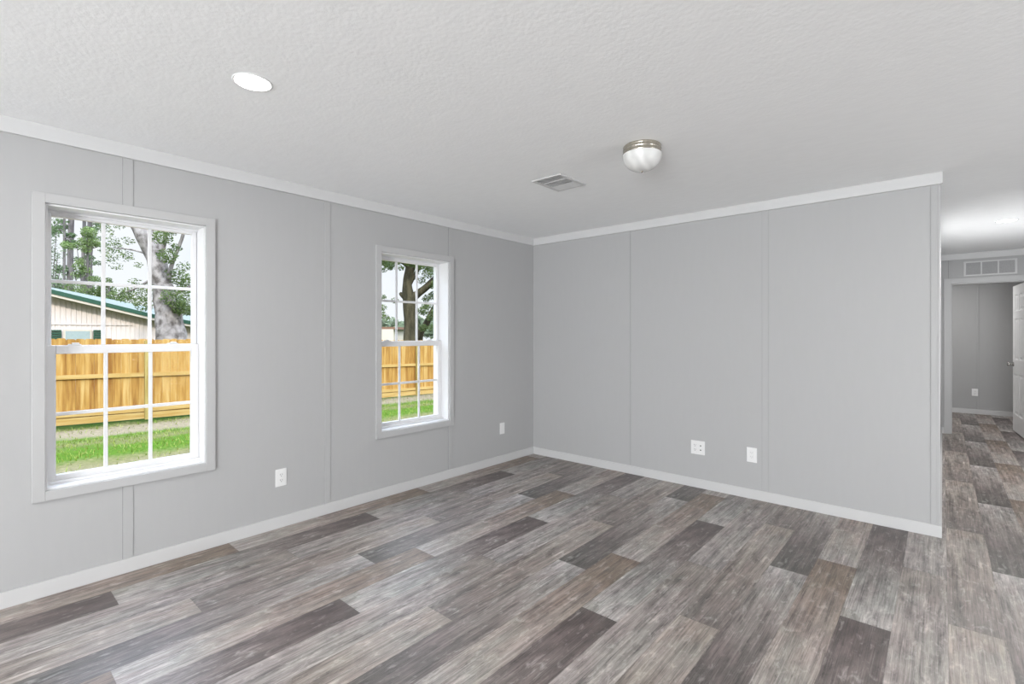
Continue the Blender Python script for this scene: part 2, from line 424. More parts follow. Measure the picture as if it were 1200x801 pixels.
# the open six-panel door (hinged on the right jamb, swung into the bedroom)
DW, DH, DT = 0.755, 2.012, 0.035
door = struct(bpy.data.objects.new('door_1', None)); COL.objects.link(door)
door.location = (4.325, 4.725, 0.012)
door.rotation_euler.z = radians(90 + 3.5)          # local +x runs from the hinge to the free edge
def panel_door():
    bm = bmesh.new()
    cols = [(0.115, 0.345), (0.41, 0.64)]
    rows = [(0.235, 0.80), (0.99, 1.56), (1.66, 1.885)]
    xs = sorted({0, DW, *[v for c in cols for v in c]}); zs = sorted({0, DH, *[v for r in rows for v in r]})
    for side in (0, 1):
        y = 0 if side == 0 else DT; s = 1 if side == 0 else -1
        for i in range(len(xs) - 1):
            for j in range(len(zs) - 1):
                x0, x1, z0, z1 = xs[i], xs[i + 1], zs[j], zs[j + 1]
                def q(a, b): 
                    bm.faces.new([bm.verts.new(p) for p in a + b])
                if (x0, x1) in cols and (z0, z1) in rows:
                    lv = [(0, 0), (0.012, 0.008), (0.030, 0.008), (0.050, 0.002)]
                    rr = [[(x0 + d, y + s * h, z0 + d), (x1 - d, y + s * h, z0 + d), (x1 - d, y + s * h, z1 - d), (x0 + d, y + s * h, z1 - d)] for d, h in lv]
                    for a, b in zip(rr, rr[1:]):
                        for k in range(4):
                            bm.faces.new([bm.verts.new(p) for p in (a[k], a[(k + 1) % 4], b[(k + 1) % 4], b[k])])
                    bm.faces.new([bm.verts.new(p) for p in rr[-1]])
                else:
                    bm.faces.new([bm.verts.new(p) for p in ((x0, y, z0), (x1, y, z0), (x1, y, z1), (x0, y, z1))])
    for a in (((0,0,0),(0,DT,0),(0,DT,DH),(0,0,DH)), ((DW,0,0),(DW,DT,0),(DW,DT,DH),(DW,0,DH)), ((0,0,0),(DW,0,0),(DW,DT,0),(0,DT,0)), ((0,0,DH),(DW,0,DH),(DW,DT,DH),(0,DT,DH))):
        bm.faces.new([bm.verts.new(p) for p in a])
    bmesh.ops.remove_doubles(bm, verts=bm.verts, dist=1e-5)
    return bm
finish('door_leaf', panel_door(), M_door, door)
for s in (-1, 1):
    bm = bmesh.new()
    prof = [(0.030, 0), (0.032, 0.004), (0.028, 0.010), (0.012, 0.013), (0.010, 0.030), (0.020, 0.036), (0.027, 0.046), (0.028, 0.056), (0.022, 0.066), (0.008, 0.069)]
    if s < 0: prof = [(r, -h) for r, h in prof]; base = 0
    else: base = DT
    lathe(bm, prof, 28, DW - 0.062, base, 0.925, 'y')
    finish('door_knob', bm, M_chrome, door, smooth=True)
boxes('latch_plate', [(DW, DW + 0.0015, 0.006, 0.029, 0.895, 0.955)], M_chrome, door)
for hz in (0.2, 1.0, 1.8):
    bm = bmesh.new(); lathe(bm, [(0.006, 0), (0.006, 0.09)], 12, -0.006, -0.003, hz); finish('hinge', bm, M_chrome, door)

# ------------------------------------------------------------------ windows (single hung, three by two panes in each sash)
def make_window(n, y0, y1, z0, z1):
    w = struct(bpy.data.objects.new('window_%d' % n, None)); COL.objects.link(w)
    w.location = (0, (y0 + y1) / 2, z0)
    H = z1 - z0; h = (y1 - y0) / 2; c = 0.050
    def bx(name, bl, m, par=w, bevel=0.0015): return boxes(name, bl, m, par, bevel=bevel)
    # casing boards: sides run full height, head and sill between them
    for s in (-1, 1):
        a, b = sorted((s * h, s * (h + c)))
        bx('casing_board', [(0.0, 0.017, a, b, -c, H + c)], M_casing)
    bx('casing_board', [(0.0, 0.016, -h, h, H, H + c)], M_casing)
    bx('casing_board', [(0.0, 0.016, -h, h, -c, 0)], M_casing)
    # vinyl jamb liner with stepped tracks
    t = 0.010
    bx('jamb', [(-0.215, -0.001, -h, -h + t, 0, H), (-0.215, -0.001, h - t, h, 0, H), (-0.215, -0.001, -h + t, h - t, 0, t), (-0.215, -0.001, -h + t, h - t, H - t, H),
                (-0.20, -0.150, -h + t, -h + 0.022, t, H - t), (-0.20, -0.150, h - 0.022, h - t, t, H - t), (-0.20, -0.12, -h + t, h - t, H - 0.022, H - t), (-0.20, -0.07, -h + t, h - t, t, 0.024)], M_vinyl)
    def sash(name, xf, xb, a, b, zlo, zhi, st, rail_lo, rail_hi):
        s = bx(name, [(xb, xf, a, a + st, zlo, zhi), (xb, xf, b - st, b, zlo, zhi), (xb, xf, a + st, b - st, zlo, zlo + rail_lo), (xb, xf, a + st, b - st, zhi - rail_hi, zhi)], M_vinyl, bevel=0.003)
        ga, gb, gl, gh = a + st, b - st, zlo + rail_lo, zhi - rail_hi
        xg = (xf + xb) / 2
        wdt = gb - ga; mw = 0.0095
        mun = [(xg - 0.006, xg + 0.006, ga + wdt * k / 3 - mw, ga + wdt * k / 3 + mw, gl, gh) for k in (1, 2)]
        zc = (gl + gh) / 2
        for k in range(3):
            p = ga + wdt * k / 3 + (mw if k else 0); q = ga + wdt * (k + 1) / 3 - (mw if k < 2 else 0)
            mun.append((xg - 0.006, xg + 0.006, p, q, zc - mw, zc + mw))
        bx('muntin_grid', mun, M_vinyl, s, bevel=0.002)
        gm = bx('glass_pane', [(xg - 0.010, xg - 0.0075, ga, gb, gl, gh)], M_glass, s, bevel=0)
        return s
    mid = 1.297 - z0
    up = sash('upper_sash', -0.135, -0.165, -h + 0.012, h - 0.012, mid - 0.045, H - 0.014, 0.026, 0.045, 0.026)
    lo = sash('lower_sash', -0.095, -0.128, -h + 0.011, h - 0.011, 0.012, mid, 0.041, 0.040, 0.046)
    for k in (-0.24, 0.22):
        bm = bmesh.new(); box(bm, -0.122, -0.099, k - 0.028, k + 0.028, mid, mid + 0.006); box(bm, -0.119, -0.105, k - 0.012, k + 0.02, mid + 0.006, mid + 0.014)
        finish('sash_lock', bm, M_vinyl, lo, bevel=0.003)
    return w
make_window(1, W1[0], W1[1], WZ[0], WZ[1])
make_window(2, W2[0], W2[1], WZ[0], WZ[1])

# ------------------------------------------------------------------ electrical plates
def plate(root, w, h):
    return boxes('cover_plate', [(-w / 2, w / 2, -0.006, 0, -h / 2, h / 2)], M_plastic, root, bevel=0.003)
def receptacle(root, cx):
    for dz in (-0.0195, 0.0195):
        bm = bmesh.new()
        ang = [2 * pi * i / 24 for i in range(24)]
        top = [bm.verts.new((cx + max(-0.0165, min(0.0165, 0.0175 * cos(a) * 1.1)), -0.0085, dz + max(-0.0145, min(0.0145, 0.0175 * sin(a))))) for a in ang]
        bot = [bm.verts.new((v.co.x, -0.005, v.co.z)) for v in top]
        bm.faces.new(top); 
        for i in range(24): bm.faces.new((top[i], top[(i + 1) % 24], bot[(i + 1) % 24], bot[i]))
        o = finish('receptacle', bm, M_plastic, root)
        boxes('slots', [(cx - 0.008, cx - 0.0055, -0.0092, -0.0084, dz - 0.001, dz + 0.009), (cx + 0.0055, cx + 0.008, -0.0092, -0.0084, dz - 0.001, dz + 0.008), (cx - 0.0025, cx + 0.0025, -0.0092, -0.0084, dz - 0.010, dz - 0.005)], M_slot, o)
    bm = bmesh.new(); lathe(bm, [(0.0035, -0.0075), (0.0035, -0.006)], 12, cx, 0, 0, 'y'); finish('screw', bm, M_plastic, root)
def outlet(loc, rotz, label, kind='duplex'):
    t = thing('wall_outlet', label, 'outlet', loc, rotz)
    if kind == 'duplex':
        plate(t, 0.078, 0.122); receptacle(t, 0)
    elif kind == 'double':
        plate(t, 0.122, 0.122); receptacle(t, -0.024)
        for dz in (-0.019, 0.019):
            bm = bmesh.new(); lathe(bm, [(0.0095, -0.0085), (0.0105, -0.0075), (0.0105, -0.005)], 20, 0.026, 0, dz, 'y'); j = finish('jack', bm, M_plastic, t)
            bm = bmesh.new(); lathe(bm, [(0.0062, -0.0092), (0.0062, -0.0084)], 16, 0.026, 0, dz, 'y'); finish('jack_opening', bm, M_slot, j)
    elif kind == 'rocker':
        plate(t, 0.078, 0.122)
        o_ = boxes('insert', [(-0.0168, 0.0168, -0.0085, -0.005, -0.0335, 0.0335)], M_plastic, t, bevel=0.0012)
        for dz in (-0.017, 0.019):
            boxes('slots', [(-0.008, -0.0055, -0.0092, -0.0084, dz - 0.001, dz + 0.008), (0.0055, 0.008, -0.0092, -0.0084, dz - 0.001, dz + 0.007), (-0.002, 0.002, -0.0092, -0.0084, dz - 0.009, dz - 0.005)], M_mesh, o_)
    else:
        plate(t, 0.072, 0.118)
        for dz in (-0.042, 0.042):
            bm = bmesh.new(); lathe(bm, [(0.0035, -0.0075), (0.0035, -0.006)], 12, 0, 0, dz, 'y'); finish('screw', bm, M_plastic, t)
    return t
outlet((0.0, -2.834, 0.350), pi / 2, 'white duplex outlet low on the left wall between the two windows')
outlet((0.0, -0.528, 0.362), pi / 2, 'small white blank wall plate on the left wall near the room corner', 'blank')
outlet((1.872, 0, 0.354), 0, 'wide white two-gang plate with outlet and two jacks on the back wall', 'double')
outlet((2.317, 0, 0.361), 0, 'single white outlet with rectangular insert on the back wall beside the wallboard seam', 'rocker')
outlet((3.914, 7.11, 0.365), 0, 'white outlet on the far grey wall seen through the open doorway')

# ------------------------------------------------------------------ ceiling fixtures
def disc_light(loc, label, power):
    t = thing('recessed_light', label, 'ceiling light', loc)
    bm = bmesh.new(); seg = 48
    prof = [(0.079, 0), (0.079, -0.002), (0.076, -0.004), (0.071, -0.004), (0.069, -0.001), (0.069, 0)]
    rings = [[bm.verts.new((r * cos(2 * pi * i / seg), r * sin(2 * pi * i / seg), h)) for i in range(seg)] for r, h in prof]
    rings.append(rings[0])
    for a, b in zip(rings, rings[1:]):
        for i in range(seg): bm.faces.new((a[i], a[(i + 1) % seg], b[(i + 1) % seg], b[i]))
    finish('trim_ring', bm, M_plastic, t, smooth=True)
    bm = bmesh.new(); lathe(bm, [(0.0688, -0.001), (0.0688, -0.003), (0.06, -0.0045)], 48); finish('lens', bm, M_lens, t, smooth=True)
    ld = bpy.data.lights.new('lamp_glow', 'AREA'); ld.shape = 'DISK'; ld.size = 0.13; ld.energy = power; ld.color = (1, 0.985, 0.965)
    lo = bpy.data.objects.new('lamp_glow', ld); COL.objects.link(lo); lo.parent = t; lo.location = (0, 0, -0.012)
    return t
disc_light((1.275, -3.505, CH), 'round glowing recessed ceiling light above the left wall window', 5)
disc_light((3.96, 2.275, CH), 'round glowing recessed light in the hallway ceiling', 26)
for lx_, ly_, lab_ in ((5.1, -1.2, 'added unseen recessed light in the right part of the room, nearest the back wall'), (5.1, -3.6, 'added unseen recessed light right of the viewer'),
                       (3.1, -5.9, 'added unseen recessed light behind the viewer'), (1.28, -5.9, 'added unseen recessed light in the rear left corner')):
    disc_light((lx_, ly_, CH), lab_, 14)  # unseen lamps added to brighten the floor and its bounce
disc_light((3.35, 5.9, CH), 'added unseen recessed light in the bedroom ceiling', 17)  # unseen lamp added to light the bedroom and the open door

# flush dome light
t = thing('dome_light', 'unlit flush ceiling light with frosted dome and nickel band', 'ceiling light', (2.200, -1.737, CH)); t.scale = (0.92, 0.92, 0.92)
bm = bmesh.new(); lathe(bm, [(0.060, 0), (0.112, -0.001), (0.116, -0.006), (0.113, -0.012), (0.113, -0.020), (0.117, -0.024), (0.113, -0.029), (0.113, -0.040), (0.118, -0.046), (0.118, -0.053), (0.110, -0.056), (0.06, -0.056)], 64)
finish('metal_band', bm, M_nickel, t, smooth=True)
bm = bmesh.new(); prof = []
for i in range(15):
    a = i / 14 * pi / 2
    prof.append((max(0.004, 0.120 * cos(a) ** 0.82), -0.048 - 0.108 * sin(a)))
prof[0] = (0.113, -0.0475)
prof.insert(1, (0.120, -0.056))
lathe(bm, prof, 64); finish('glass_dome', bm, M_frost, t, smooth=True)
bm = bmesh.new(); lathe(bm, [(0.003, -0.154), (0.008, -0.156), (0.007, -0.160), (0.004, -0.164), (0.001, -0.167)], 20); finish('finial', bm, M_nickel, t, smooth=True)

# ceiling supply register: two open louvre banks and a third turned the other way
t = thing('ceiling_vent', 'white rectangular ceiling air register with two dark louvre banks', 'air vent', (1.445, -1.502, CH))
hw, hl = 0.125, 0.158
boxes('vent_frame', [(-hw, hw, -hl, -hl + 0.022, -0.008, 0), (-hw, hw, hl - 0.022, hl, -0.008, 0), (-hw, -hw + 0.028, -hl + 0.022, hl - 0.022, -0.008, 0), (hw - 0.028, hw, -hl + 0.022, hl - 0.022, -0.008, 0),
     (-hw + 0.028, hw - 0.028, -0.059, -0.052, -0.008, 0), (-hw + 0.028, hw - 0.028, 0.042, 0.049, -0.008, 0)], M_trim, t, bevel=0.002)
boxes('duct_opening', [(-hw + 0.026, hw - 0.026, -hl + 0.02, hl - 0.02, -0.0012, -0.0002)], M_duct, t)
def slats(rng, n, tilt):
    bm = bmesh.new()
    for i in range(n):
        y = rng[0] + (rng[1] - rng[0]) * (i + 0.5) / n
        d = 0.0055
        v = [bm.verts.new(p) for p in ((-0.097, y - d, -0.0015 - (0 if tilt > 0 else 0.0055)), (0.097, y - d, -0.0015 - (0 if tilt > 0 else 0.0055)), (0.097, y + d, -0.0015 - (0.0055 if tilt > 0 else 0)), (-0.097, y + d, -0.0015 - (0.0055 if tilt > 0 else 0)))]
        v2 = [bm.verts.new(p.co + Vector((0, 0, -0.0008))) for p in v]
        bm.faces.new(v); bm.faces.new(v2)
        for k in range(4): bm.faces.new((v[k], v[(k + 1) % 4], v2[(k + 1) % 4], v2[k]))
    return bm
M_slat = mat('louvre_grey', (0.60, 0.60, 0.60, 1), 0.5, var=0.02)
finish('louvre_bank', slats((-0.136, -0.059), 3, -1), M_slat, t)
finish('louvre_bank', slats((-0.052, 0.042), 4, -1), M_slat, t)
finish('louvre_bank', slats((0.049, 0.136), 8, 1), M_trim, t)

# return-air grille above the doorway
t = thing('return_air_grille', 'white three-section return air grille above the hallway doorway', 'air vent', (3.965, 4.6, 2.228))
gw, gh = 0.252, 0.0975
boxes('grille_frame', [(-gw, gw, -0.009, 0, gh - 0.018, gh), (-gw, gw, -0.009, 0, -gh, -gh + 0.018), (-gw, -gw + 0.022, -0.009, 0, -gh + 0.018, gh - 0.018), (gw - 0.022, gw, -0.009, 0, -gh + 0.018, gh - 0.018),
     (-0.087, -0.073, -0.009, 0, -gh + 0.018, gh - 0.018), (0.073, 0.087, -0.009, 0, -gh + 0.018, gh - 0.018)], M_trim, t, bevel=0.002)
boxes('grille_backing', [(-gw + 0.02, gw - 0.02, -0.0015, -0.0003, -gh + 0.016, gh - 0.016)], M_mesh, t)
for a, b in ((-0.230, -0.087), (-0.073, 0.073), (0.087, 0.230)):
    bl = []
    for i in range(14):
        z = -gh + 0.024 + i * (2 * gh - 0.045) / 13
        bl.append((a, b, -0.006, -0.002, z - 0.0018, z + 0.0018))
    boxes('grille_slats', bl, mat('slat_grey', (0.40, 0.40, 0.40, 1), .5), t)

# ------------------------------------------------------------------ outdoors (surface tones are given at about 2.4 times their reflectance)
OUT = 0.34
def gz(y): return -0.57 - 0.0135 * (max(-12, min(y, 20)) + 3)
def ground_mat():
    m, nt, b = newmat('lawn')
    Lk = nt.links.new
    g = nt.nodes.new('ShaderNodeNewGeometry'); s = nt.nodes.new('ShaderNodeSeparateXYZ'); Lk(g.outputs['Position'], s.inputs[0])
    n = nt.nodes.new('ShaderNodeTexNoise'); n.inputs['Scale'].default_value = 0.9; n.inputs['Detail'].default_value = 6; Lk(g.outputs['Position'], n.inputs['Vector'])
    n2 = nt.nodes.new('ShaderNodeTexNoise'); n2.inputs['Scale'].default_value = 14; n2.inputs['Detail'].default_value = 4; Lk(g.outputs['Position'], n2.inputs['Vector'])
    def MT(op, a, b_=None):
        q = nt.nodes.new('ShaderNodeMath'); q.operation = op
        for i, v in enumerate((a, b_)):
            if v is None: continue
            if isinstance(v, (int, float)): q.inputs[i].default_value = v
            else: Lk(v, q.inputs[i])
        return q.outputs[0]
    wx = MT('ADD', s.outputs['X'], MT('MULTIPLY', MT('SUBTRACT', n.outputs['Fac'], 0.5), 1.3))
    wx = MT('ADD', wx, MT('MULTIPLY', MT('SUBTRACT', n2.outputs['Fac'], 0.5), 0.9))
    f = MT('DIVIDE', MT('ADD', wx, 12.0), 12.0)       # x -12..0 -> 0..1
    r = nt.nodes.new('ShaderNodeValToRGB'); e = r.color_ramp.elements
    gr = srgb(78, 122, 34); g2 = srgb(120, 172, 30); st = srgb(226, 210, 176); s2 = srgb(180, 178, 116)
    S = [(0.0, gr), (0.165, gr), (0.195, s2), (0.215, st), (0.275, st), (0.31, g2), (0.36, s2), (0.39, g2), (0.45, g2), (0.49, s2), (0.56, st), (1.0, s2)]
    while len(e) < len(S): e.new(0.5)
    for i in range(len(S)): e[i].position = S[i][0]; e[i].color = S[i][1]
    Lk(f, r.inputs[0])
    vm = nt.nodes.new('ShaderNodeVectorMath'); vm.operation = 'SCALE'; Lk(r.outputs[0], vm.inputs[0]); Lk(MT('ADD', 0.22, MT('MULTIPLY', n2.outputs['Fac'], 0.68)), vm.inputs['Scale'])
    Lk(vm.outputs[0], b.inputs['Base Color']); b.inputs['Roughness'].default_value = 0.9; b.inputs['Specular IOR Level'].default_value = .1
    return m
bm = bmesh.new()
ys = [-60, -12] + [-11 + i for i in range(32)] + [40, 120]; xs = [-120, -40, -20, -12, -8, -4, -0.2, 2.0]
vv = [[bm.verts.new((x, y, gz(y) + (0.0 if x > -20 else 0.0))) for y in ys] for x in xs]
for i in range(len(xs) - 1):
    for j in range(len(ys) - 1): bm.faces.new((vv[i][j], vv[i + 1][j], vv[i + 1][j + 1], vv[i][j + 1]))
struct(finish('ground', bm, ground_mat()))

# grass blades over the seen strip of lawn
def quads_mesh(name, quads, m, parent=None):
    me = bpy.data.meshes.new(name)
    V = []; Fc = []
    for q in quads:
        k = len(V); V.extend(q); Fc.append(tuple(range(k, k + len(q))))
    me.from_pydata(V, [], Fc); me.update()
    o = bpy.data.objects.new(name, me); COL.objects.link(o); me.materials.append(m)
    if parent: o.parent = parent
    return o
OUT = 0.36
M_blade = mat('grass_blade', srgb(138, 176, 48), 0.6, scale=3, col2=srgb(200, 206, 116), spec=.2)
OUT = 0.5
Q = []
for i in range(15000):
    x = random.uniform(-9.7, -4.2); y = random.uniform(-4.5, 7.5)
    k = mnoise.noise(Vector((x * .8, y * .8, 0)))
    if x < -10.35 + 0.072 * (y + 3) + 0.16: continue
    band = (-8.4 < x < -6.4) or x < -9.5
    if not band and random.random() > 0.22: continue
    h = random.uniform(0.03, 0.075); w = random.uniform(0.004, 0.009); a = random.uniform(0, pi)
    z = gz(y); dx, dy = cos(a) * w, sin(a) * w; lx, ly = random.uniform(-.03, .03), random.uniform(-.03, .03)
    Q.append([(x - dx, y - dy, z), (x + dx, y + dy, z), (x + lx, y + ly, z + h)])
o = quads_mesh('lawn_grass', Q, M_blade); o['kind'] = 'stuff'; tag(o, 'bright green lawn grass growing between house and wooden fence', 'grass')

# wooden privacy fence
def fx(y): return -10.35 + 0.072 * (y + 3)
def wood_mat():
    m, nt, b = newmat('pine_boards'); Lk = nt.links.new
    g = nt.nodes.new('ShaderNodeNewGeometry'); s = nt.nodes.new('ShaderNodeSeparateXYZ'); Lk(g.outputs['Position'], s.inputs[0])
    d = nt.nodes.new('ShaderNodeMath'); d.operation = 'DIVIDE'; Lk(s.outputs['Y'], d.inputs[0]); d.inputs[1].default_value = 0.143
    f = nt.nodes.new('ShaderNodeMath'); f.operation = 'FLOOR'; Lk(d.outputs[0], f.inputs[0])
    wn = nt.nodes.new('ShaderNodeTexWhiteNoise'); wn.noise_dimensions = '1D'; Lk(f.outputs[0], wn.inputs['W'])
    mp = nt.nodes.new('ShaderNodeMapping'); mp.inputs['Scale'].default_value = (8, 9, .8); Lk(g.outputs['Position'], mp.inputs['Vector'])
    n = nt.nodes.new('ShaderNodeTexNoise'); n.inputs['Scale'].default_value = 2.2; n.inputs['Detail'].default_value = 6; Lk(mp.outputs[0], n.inputs['Vector'])
    a = nt.nodes.new('ShaderNodeMath'); a.operation = 'ADD'; Lk(n.outputs['Fac'], a.inputs[0])
    k = nt.nodes.new('ShaderNodeMath'); k.operation = 'MULTIPLY_ADD'; Lk(wn.outputs['Value'], k.inputs[0]); k.inputs[1].default_value = 0.36; k.inputs[2].default_value = -0.18; Lk(k.outputs[0], a.inputs[1])
    r = nt.nodes.new('ShaderNodeValToRGB'); e = r.color_ramp.elements
    e[0].position = 0.2; e[0].color = srgb(164, 112, 50); e[1].position = 0.8; e[1].color = srgb(232, 194, 122)
    q = e.new(0.5); q.color = srgb(206, 158, 80)
    Lk(a.outputs[0], r.inputs[0]); Lk(r.outputs[0], b.inputs['Base Color']); b.inputs['Roughness'].default_value = 0.8; b.inputs['Specular IOR Level'].default_value = .2
    return m
M_wood = wood_mat()
M_rail = mat('pine_rail', srgb(202, 162, 88), 0.8, scale=5, col2=srgb(224, 190, 120), stretch=(1, .3, 4), spec=.2)
M_post = mat('pine_post', srgb(176, 150, 78), 0.8, scale=5, col2=srgb(206, 186, 116), stretch=(4, 4, .4), spec=.2)
fence = thing('wooden_fence', 'tall yellow pine privacy fence with rails running across the back lawn', 'fence', (fx(0), 0, gz(0)))
org = Vector((fx(0), 0, gz(0)))
posts = [-1.44 - 2.427 * 4 + 2.427 * k for k in range(12)]
# make one post meet the photograph's second one
for i, (a, b_) in enumerate(zip(posts, posts[1:])):
    bm = bmesh.new()
    y = a
    nb = 16; wdt = (b_ - a) / nb
    for k in range(nb):
        y0, y1 = a + k * wdt + 0.0006, a + (k + 1) * wdt - 0.0006
        ym = (y0 + y1) / 2; x = fx(ym); z = gz(ym)
        top = z + 1.83 + random.uniform(-0.012, 0.012); c = 0.022; xo = random.uniform(-.004, .004)
        pts = [(y0, z + 0.03), (y1, z + 0.03), (y1, top - c), (y1 - c, top), (y0 + c, top), (y0, top - c)]
        f0 = [bm.verts.new(Vector((x + xo - 0.019, p, q)) - org) for p, q in pts]
        f1 = [bm.verts.new(Vector((x + xo - 0.036, p, q)) - org) for p, q in pts]
        bm.faces.new(f0); bm.faces.new(f1[::-1])
        for j in range(6): bm.faces.new((f0[j], f0[(j + 1) % 6], f1[(j + 1) % 6], f1[j]))
    finish('picket_panel', bm, M_wood, fence)
    for rz, hh in ((1.02, 0.045), (0.22, 0.045), (1.70, 0.0), (0.085, 0.07)):
        if hh == 0: continue
        bm = bmesh.new()
        r0 = Vector((fx(a), a, gz(a) + rz)); r1 = Vector((fx(b_), b_, gz(b_) + rz))
        vs = []
        for p in (r0, r1):
            for dx, dz in ((-0.019, -hh), (0.019, -hh), (0.019, hh), (-0.019, hh)): vs.append(bm.verts.new(p + Vector((dx, 0, dz)) - org))
        for k in range(4): bm.faces.new((vs[k], vs[(k + 1) % 4], vs[4 + (k + 1) % 4], vs[4 + k]))
        bm.faces.new(vs[:4]); bm.faces.new(vs[4:])
        finish('rail' if hh < .06 else 'kickboard', bm, M_rail, fence)
for a in posts:
    x = fx(a); z = gz(a)
    boxes('post', [(x + 0.012 - org.x, x + 0.10 - org.x, a - 0.045, a + 0.045, z - 0.1 - org.z, z + 1.80 - org.z)], M_post, fence, bevel=0.004)

OUT = 0.6
# cream metal-sided barn with a green metal roof beyond the fence
def siding_mat():
    m, nt, b = newmat('cream_siding'); Lk = nt.links.new
    g = nt.nodes.new('ShaderNodeNewGeometry'); s = nt.nodes.new('ShaderNodeSeparateXYZ'); Lk(g.outputs['Position'], s.inputs[0])
    n = nt.nodes.new('ShaderNodeTexNoise'); n.inputs['Scale'].default_value = 1.5; Lk(g.outputs['Position'], n.inputs['Vector'])
    r = nt.nodes.new('ShaderNodeValToRGB'); e = r.color_ramp.elements
    e[0].color = srgb(238, 220, 206); e[1].color = srgb(248, 234, 224); Lk(n.outputs['Fac'], r.inputs[0]); Lk(r.outputs[0], b.inputs['Base Color'])
    b.inputs['Roughness'].default_value = 0.6
    return m
M_siding = siding_mat()
M_green = mat('green_trim', srgb(34, 84, 60), 0.5, var=.05)
OUT = 0.13
M_roofg = mat('green_roof_metal', srgb(190, 216, 204), 0.7, var=.05, scale=2)
OUT = 0.5
M_fascia = mat('cream_fascia', srgb(240, 226, 204), 0.6, var=.02)
barn = thing('barn', 'cream metal barn with green roof and green shutters behind the fence', 'building', (-18, -1, gz(-1)))
bo = barn.location.copy()
BX = -18.0
def rake(y):      # underside of the sloping roof edge
    pts = [(-7.0, 4.05), (-2.404, 2.62), (0.312, 1.90), (1.75, 1.63), (2.2, 1.55)]
    for (a, za), (b_, zb) in zip(pts, pts[1:]):
        if y <= b_: return za + (zb - za) * (y - a) / (b_ - a)
    return pts[-1][1]
bm = bmesh.new(); yy = -7.0; prev = None; step = 0.1
prof = []
while yy < 2.0:
    for dy, dx in ((0, 0), (0.016, 0), (0.022, 0.016), (0.038, 0.016), (0.044, 0)):
        prof.append((yy + dy * 2.5, BX + dx))
    yy += 0.13
cols = [(bm.verts.new(Vector((x, y, gz(0) - .1)) - bo), bm.verts.new(Vector((x, y, rake(y))) - bo)) for y, x in prof]
for a, b_ in zip(cols, cols[1:]):
    if (a[0].co - b_[0].co).length > 1e-6: bm.faces.new((a[0], b_[0], b_[1], a[1]))
finish('front_wall', bm, M_siding, barn)
bm = bmesh.new()
a = [Vector(p) - bo for p in ((BX - 0.02, 1.98, gz(0)), (BX - 8, 1.98, gz(0)), (BX - 8, 1.98, 1.62), (BX - 0.02, 1.98, 1.6))]
bm.faces.new([bm.verts.new(p) for p in a]); finish('side_wall', bm, M_siding, barn)
# horizontal lap joint in the siding
boxes('siding_joint', [(BX + 0.024 - bo.x, BX + 0.034 - bo.x, -7 - bo.y, -0.2 - bo.y, 1.655 - bo.z, 1.685 - bo.z)], M_siding, barn)
pts = [(-7.0, 4.05), (-2.404, 2.62), (0.312, 1.90), (1.75, 1.63), (2.3, 1.54)]
back = [(-7.0, 4.9), (-1.86, 3.30), (0.79, 2.76), (3.25, 2.24), (3.6, 2.18)]
bm = bmesh.new(); rows = []
for (y, z), (yb, zb) in zip(pts, back):
    rows.append([bm.verts.new(Vector(p) - bo) for p in ((BX + 0.35, y, z + 0.16), (BX - 6, yb, zb), (BX - 6, yb, zb - .05), (BX + 0.35, y, z + 0.12))])
for a, b_ in zip(rows, rows[1:]):
    for k in range(4): bm.faces.new((a[k], a[(k + 1) % 4], b_[(k + 1) % 4], b_[k]))
bm.faces.new(rows[0]); bm.faces.new(rows[-1]); finish('roof', bm, M_roofg, barn)
def strip(name, dz0, dz1, x0, x1, m):
    bm = bmesh.new(); rows = []
    for (y, z) in pts: rows.append([bm.verts.new(Vector(p) - bo) for p in ((x0, y, z + dz0), (x1, y, z + dz0), (x1, y, z + dz1), (x0, y, z + dz1))])
    for a, b_ in zip(rows, rows[1:]):
        for k in range(4): bm.faces.new((a[k], a[(k + 1) % 4], b_[(k + 1) % 4], b_[k]))
    bm.faces.new(rows[0]); bm.faces.new(rows[-1]); finish(name, bm, m, barn)
strip('green_fascia', 0.03, 0.165, BX + 0.35, BX + 0.38, M_green)
strip('cream_fascia', -0.05, 0.03, BX + 0.0, BX + 0.36, M_fascia)
wf = boxes('window', [(BX + .02 - bo.x, BX + .06 - bo.x, -2.02 - bo.y, -1.31 - bo.y, 0.55 - bo.z, 1.50 - bo.z)], M_fascia, barn)
boxes('pane', [(BX + .06 - bo.x, BX + .065 - bo.x, -1.97 - bo.y, -1.36 - bo.y, 0.6 - bo.z, 1.45 - bo.z)], mat('barn_pane', srgb(190, 205, 200), .15), wf)
for y0, y1 in ((-2.36, -2.07), (-1.27, -0.98)):
    bl = [(BX + .02 - bo.x, BX + .07 - bo.x, y0 - bo.y, y0 + .03 - bo.y, .5 - bo.z, 1.49 - bo.z), (BX + .02 - bo.x, BX + .07 - bo.x, y1 - .03 - bo.y, y1 - bo.y, .5 - bo.z, 1.49 - bo.z), (BX + .02 - bo.x, BX + .07 - bo.x, y0 + .03 - bo.y, y1 - .03 - bo.y, 1.44 - bo.z, 1.49 - bo.z)]
    for k in range(12): bl.append((BX + .03 - bo.x, BX + .055 - bo.x, y0 + .03 - bo.y, y1 - .03 - bo.y, .52 + k * .076 - bo.z, .575 + k * .076 - bo.z))
    boxes('shutter', bl, M_green, barn)

